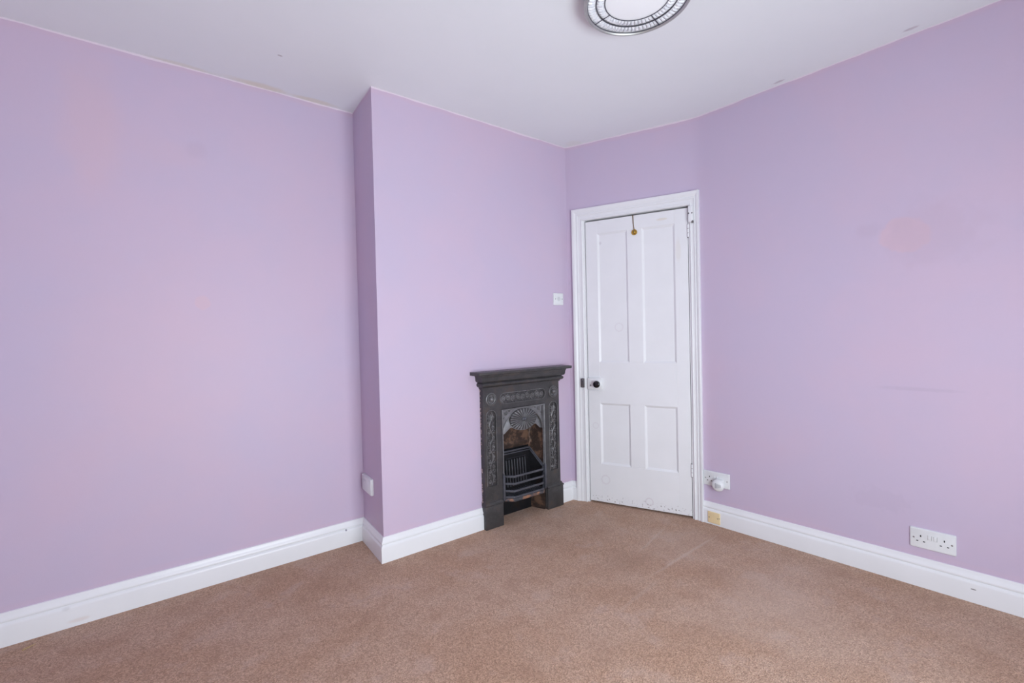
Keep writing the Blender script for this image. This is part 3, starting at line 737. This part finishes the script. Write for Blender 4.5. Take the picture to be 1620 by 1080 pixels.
# plug-in freshener: body, domed vented cap
af = wall_frame('air_freshener', K+dR*0.128+Vector((dR.y, -dR.x))*0.0115, A_R, 0.2560)
tag(af, 'white round vented plug-in air freshener on the socket beside the door frame', 'air freshener')
mb = MB(); mb.rows([[(x, 0, z) for x, z in round_rect(-0.026, 0.026, -0.024, 0.030, 0.012, 4)], [(x*0.95, -0.018, z*0.95) for x, z in round_rect(-0.026, 0.026, -0.024, 0.030, 0.012, 4)]], True, True); mb.obj('body', M['plastic'], af)
mb = MB(); mb.lathe([(0.027, 0.010), (0.0345, 0.013), (0.0365, 0.019), (0.0350, 0.028), (0.030, 0.034), (0.021, 0.038), (0.010, 0.040), (0.0, 0.0405)], (-0.002, 0, -0.002), n=32); cap = mb.obj('cap', M['plastic'], af)
ks = simple('vent_slot', (0.22, 0.23, 0.26), 0.6)
for i in range(5):
    x = -0.008+i*0.0072; hgt = 0.016-0.0018*i
    y = lambda z: -(0.0409-0.0052*((x*x+z*z)/0.030**2))
    MB().tube([(x-0.002, y(z), z-0.002) for z in [hgt*(-1+2*j/6) for j in range(7)]], 0.0014, 6).obj('vent', ks, cap)
# yellowed blank on the skirting
bp = wall_frame('blanking_plate', K+dR*0.0925+Vector((dR.y, -dR.x))*0.0195, A_R, 0.0445)
tag(bp, 'yellowed cream blanking plate screwed to the white skirting beside the door', 'plate')
faceplate(bp, 0.076, 0.068, 0.006, M['yellowed'])
for x, z in ((-0.028, -0.001), (0.024, 0.001), (0.034, 0.004)): screw(bp, x, z, -0.006, 0.003, M['steel'])
# bell-push style switch on the chimney breast
sw = wall_frame('wall_switch', (2.2615, YB), 0, 1.4265)
tag(sw, 'square white light switch plate on chimney breast near door frame', 'switch')
faceplate(sw, 0.092, 0.084, 0.009)
mb = MB(); mb.lathe([(0.0, 0.0035), (0.010, 0.0032), (0.0135, 0.002), (0.0145, 0.0)], (0.002, -0.009, 0.001), n=28); mb.obj('button', simple('switch_rocker', (0.66, 0.68, 0.70), 0.3), sw)
for x in (-0.031, 0.033): screw(sw, x, 0.001, -0.009, 0.0036, M['steel'])
# raised blank double plate on the side of the chimney breast
aS = math.atan2(YB-YL, XB-XL)
dS = Vector((math.cos(aS), math.sin(aS)))
pS = Vector((XL, YL))+dS*0.112
ob = wall_frame('outlet_cover', pS, aS, 0.3540)
tag(ob, 'raised white double cover plate on the side of the chimney breast above skirting', 'plate')
faceplate(ob, 0.164, 0.092, 0.017)
mb = MB(); mb.rows([[(x, -0.017, z) for x, z in round_rect(-0.064, 0.064, -0.033, 0.033, 0.004, 3)], [(x, -0.0185, z) for x, z in round_rect(-0.062, 0.062, -0.031, 0.031, 0.004, 3)]], True, True); mb.obj('centre_panel', M['plastic'], ob)
MB().box(-0.030, 0.020, -0.0200, -0.018, 0.014, 0.022).obj('ridge', M['plastic'], ob, bevel=0.0008)

# ------------------------------------------------------------------ ceiling light
LX, LY, LR = 1.505, 1.101, 0.2020
L = empty('ceiling_light', (LX, LY, H))
tag(L, 'round silver flush ceiling light with crystal tile rings and white glass centre', 'ceiling light')
MB().lathe([(0.0, 0.0), (0.150, 0.0), (0.158, -0.012), (0.172, -0.034), (0.180, -0.043), (0.0, -0.043)], (0, 0, 0), axis='z', n=64).obj('backplate', M['chrome'], L)
MB().lathe([(LR-0.014, -0.0450), (LR-0.014, -0.0540), (LR-0.010, -0.0590), (LR-0.003, -0.0585), (LR, -0.0540), (LR, -0.0350), (LR-0.004, -0.0310), (LR-0.020, -0.0310)], (0, 0, 0), axis='z', n=96).obj('rim', M['chrome'], L)
def tiles(r0, r1, z0, z1, n_):
    mb = MB(); rr = random.Random(11)
    for i in range(n_):
        a0, a1 = 2*math.pi*(i+0.04)/n_, 2*math.pi*(i+0.96)/n_
        cr, ca_ = (r0+r1)/2, (a0+a1)/2
        b = [(r*math.cos(a), r*math.sin(a), z) for r, a, z in ((r0, a0, z0), (r0, a1, z0), (r1, a1, z1), (r1, a0, z1))]
        k = 0.3; j = rr.uniform(-0.002, 0.002)
        t = [(r*math.cos(a), r*math.sin(a), (z0+z1)/2-0.005+rr.uniform(-.0015, .0015)) for r, a in ((r0+(r1-r0)*k, a0+(a1-a0)*k), (r0+(r1-r0)*k, a1-(a1-a0)*k), (r1-(r1-r0)*k, a1-(a1-a0)*k), (r1-(r1-r0)*k, a0+(a1-a0)*k))]
        mb.add(b+t, [(0, 1, 5, 4), (1, 2, 6, 5), (2, 3, 7, 6), (3, 0, 4, 7), (4, 5, 6, 7)])
    return mb
R1, R2 = LR*0.60, LR*0.765
o = tiles(R2+0.002, LR-0.014, -0.0450, -0.0490, 72).obj('crystal_band', M['crystal'], L, smooth=False); o['kind'] = 'stuff'
o = tiles(R1+0.002, R2-0.002, -0.0430, -0.0450, 60).obj('crystal_band', M['crystal'], L, smooth=False); o['kind'] = 'stuff'
for r, z in ((R1, -0.0455), (R2, -0.0485), (LR-0.014, -0.0530)):
    MB().tube([(r*math.cos(2*math.pi*i/96), r*math.sin(2*math.pi*i/96), z) for i in range(96)], 0.0017, 6, closed=True).obj('ring_wire', M['dark_line'], L)
for i in range(4):
    a = R(9.5+90*i)
    MB().tube([(r*math.cos(a), r*math.sin(a), z) for r, z in ((R1, -0.0485), (R2, -0.0515), (LR-0.014, -0.0550))], 0.0016, 6).obj('divider', M['dark_line'], L)
MB().lathe([(R1, -0.0435), (R1*0.9, -0.0445), (R1*0.6, -0.0470), (R1*0.3, -0.0485), (0.0, -0.0490)], (0, 0, 0), axis='z', n=64).obj('diffuser', M['opal'], L)

# a straw of lint on the carpet by the left skirting
mb = MB(); mb.tube([(0, 0, 0.002), (0.012, 0.008, 0.003), (0.024, 0.014, 0.0025), (0.034, 0.023, 0.002)], lambda t: 0.0022-0.0010*t, 5)
o = mb.obj('straw', simple('dry_straw', (0.55, 0.40, 0.18), 0.8)); o.location = (-0.425, 2.610, 0.0)
tag(o, 'thin yellow scrap of straw on the carpet by the left skirting', 'straw')
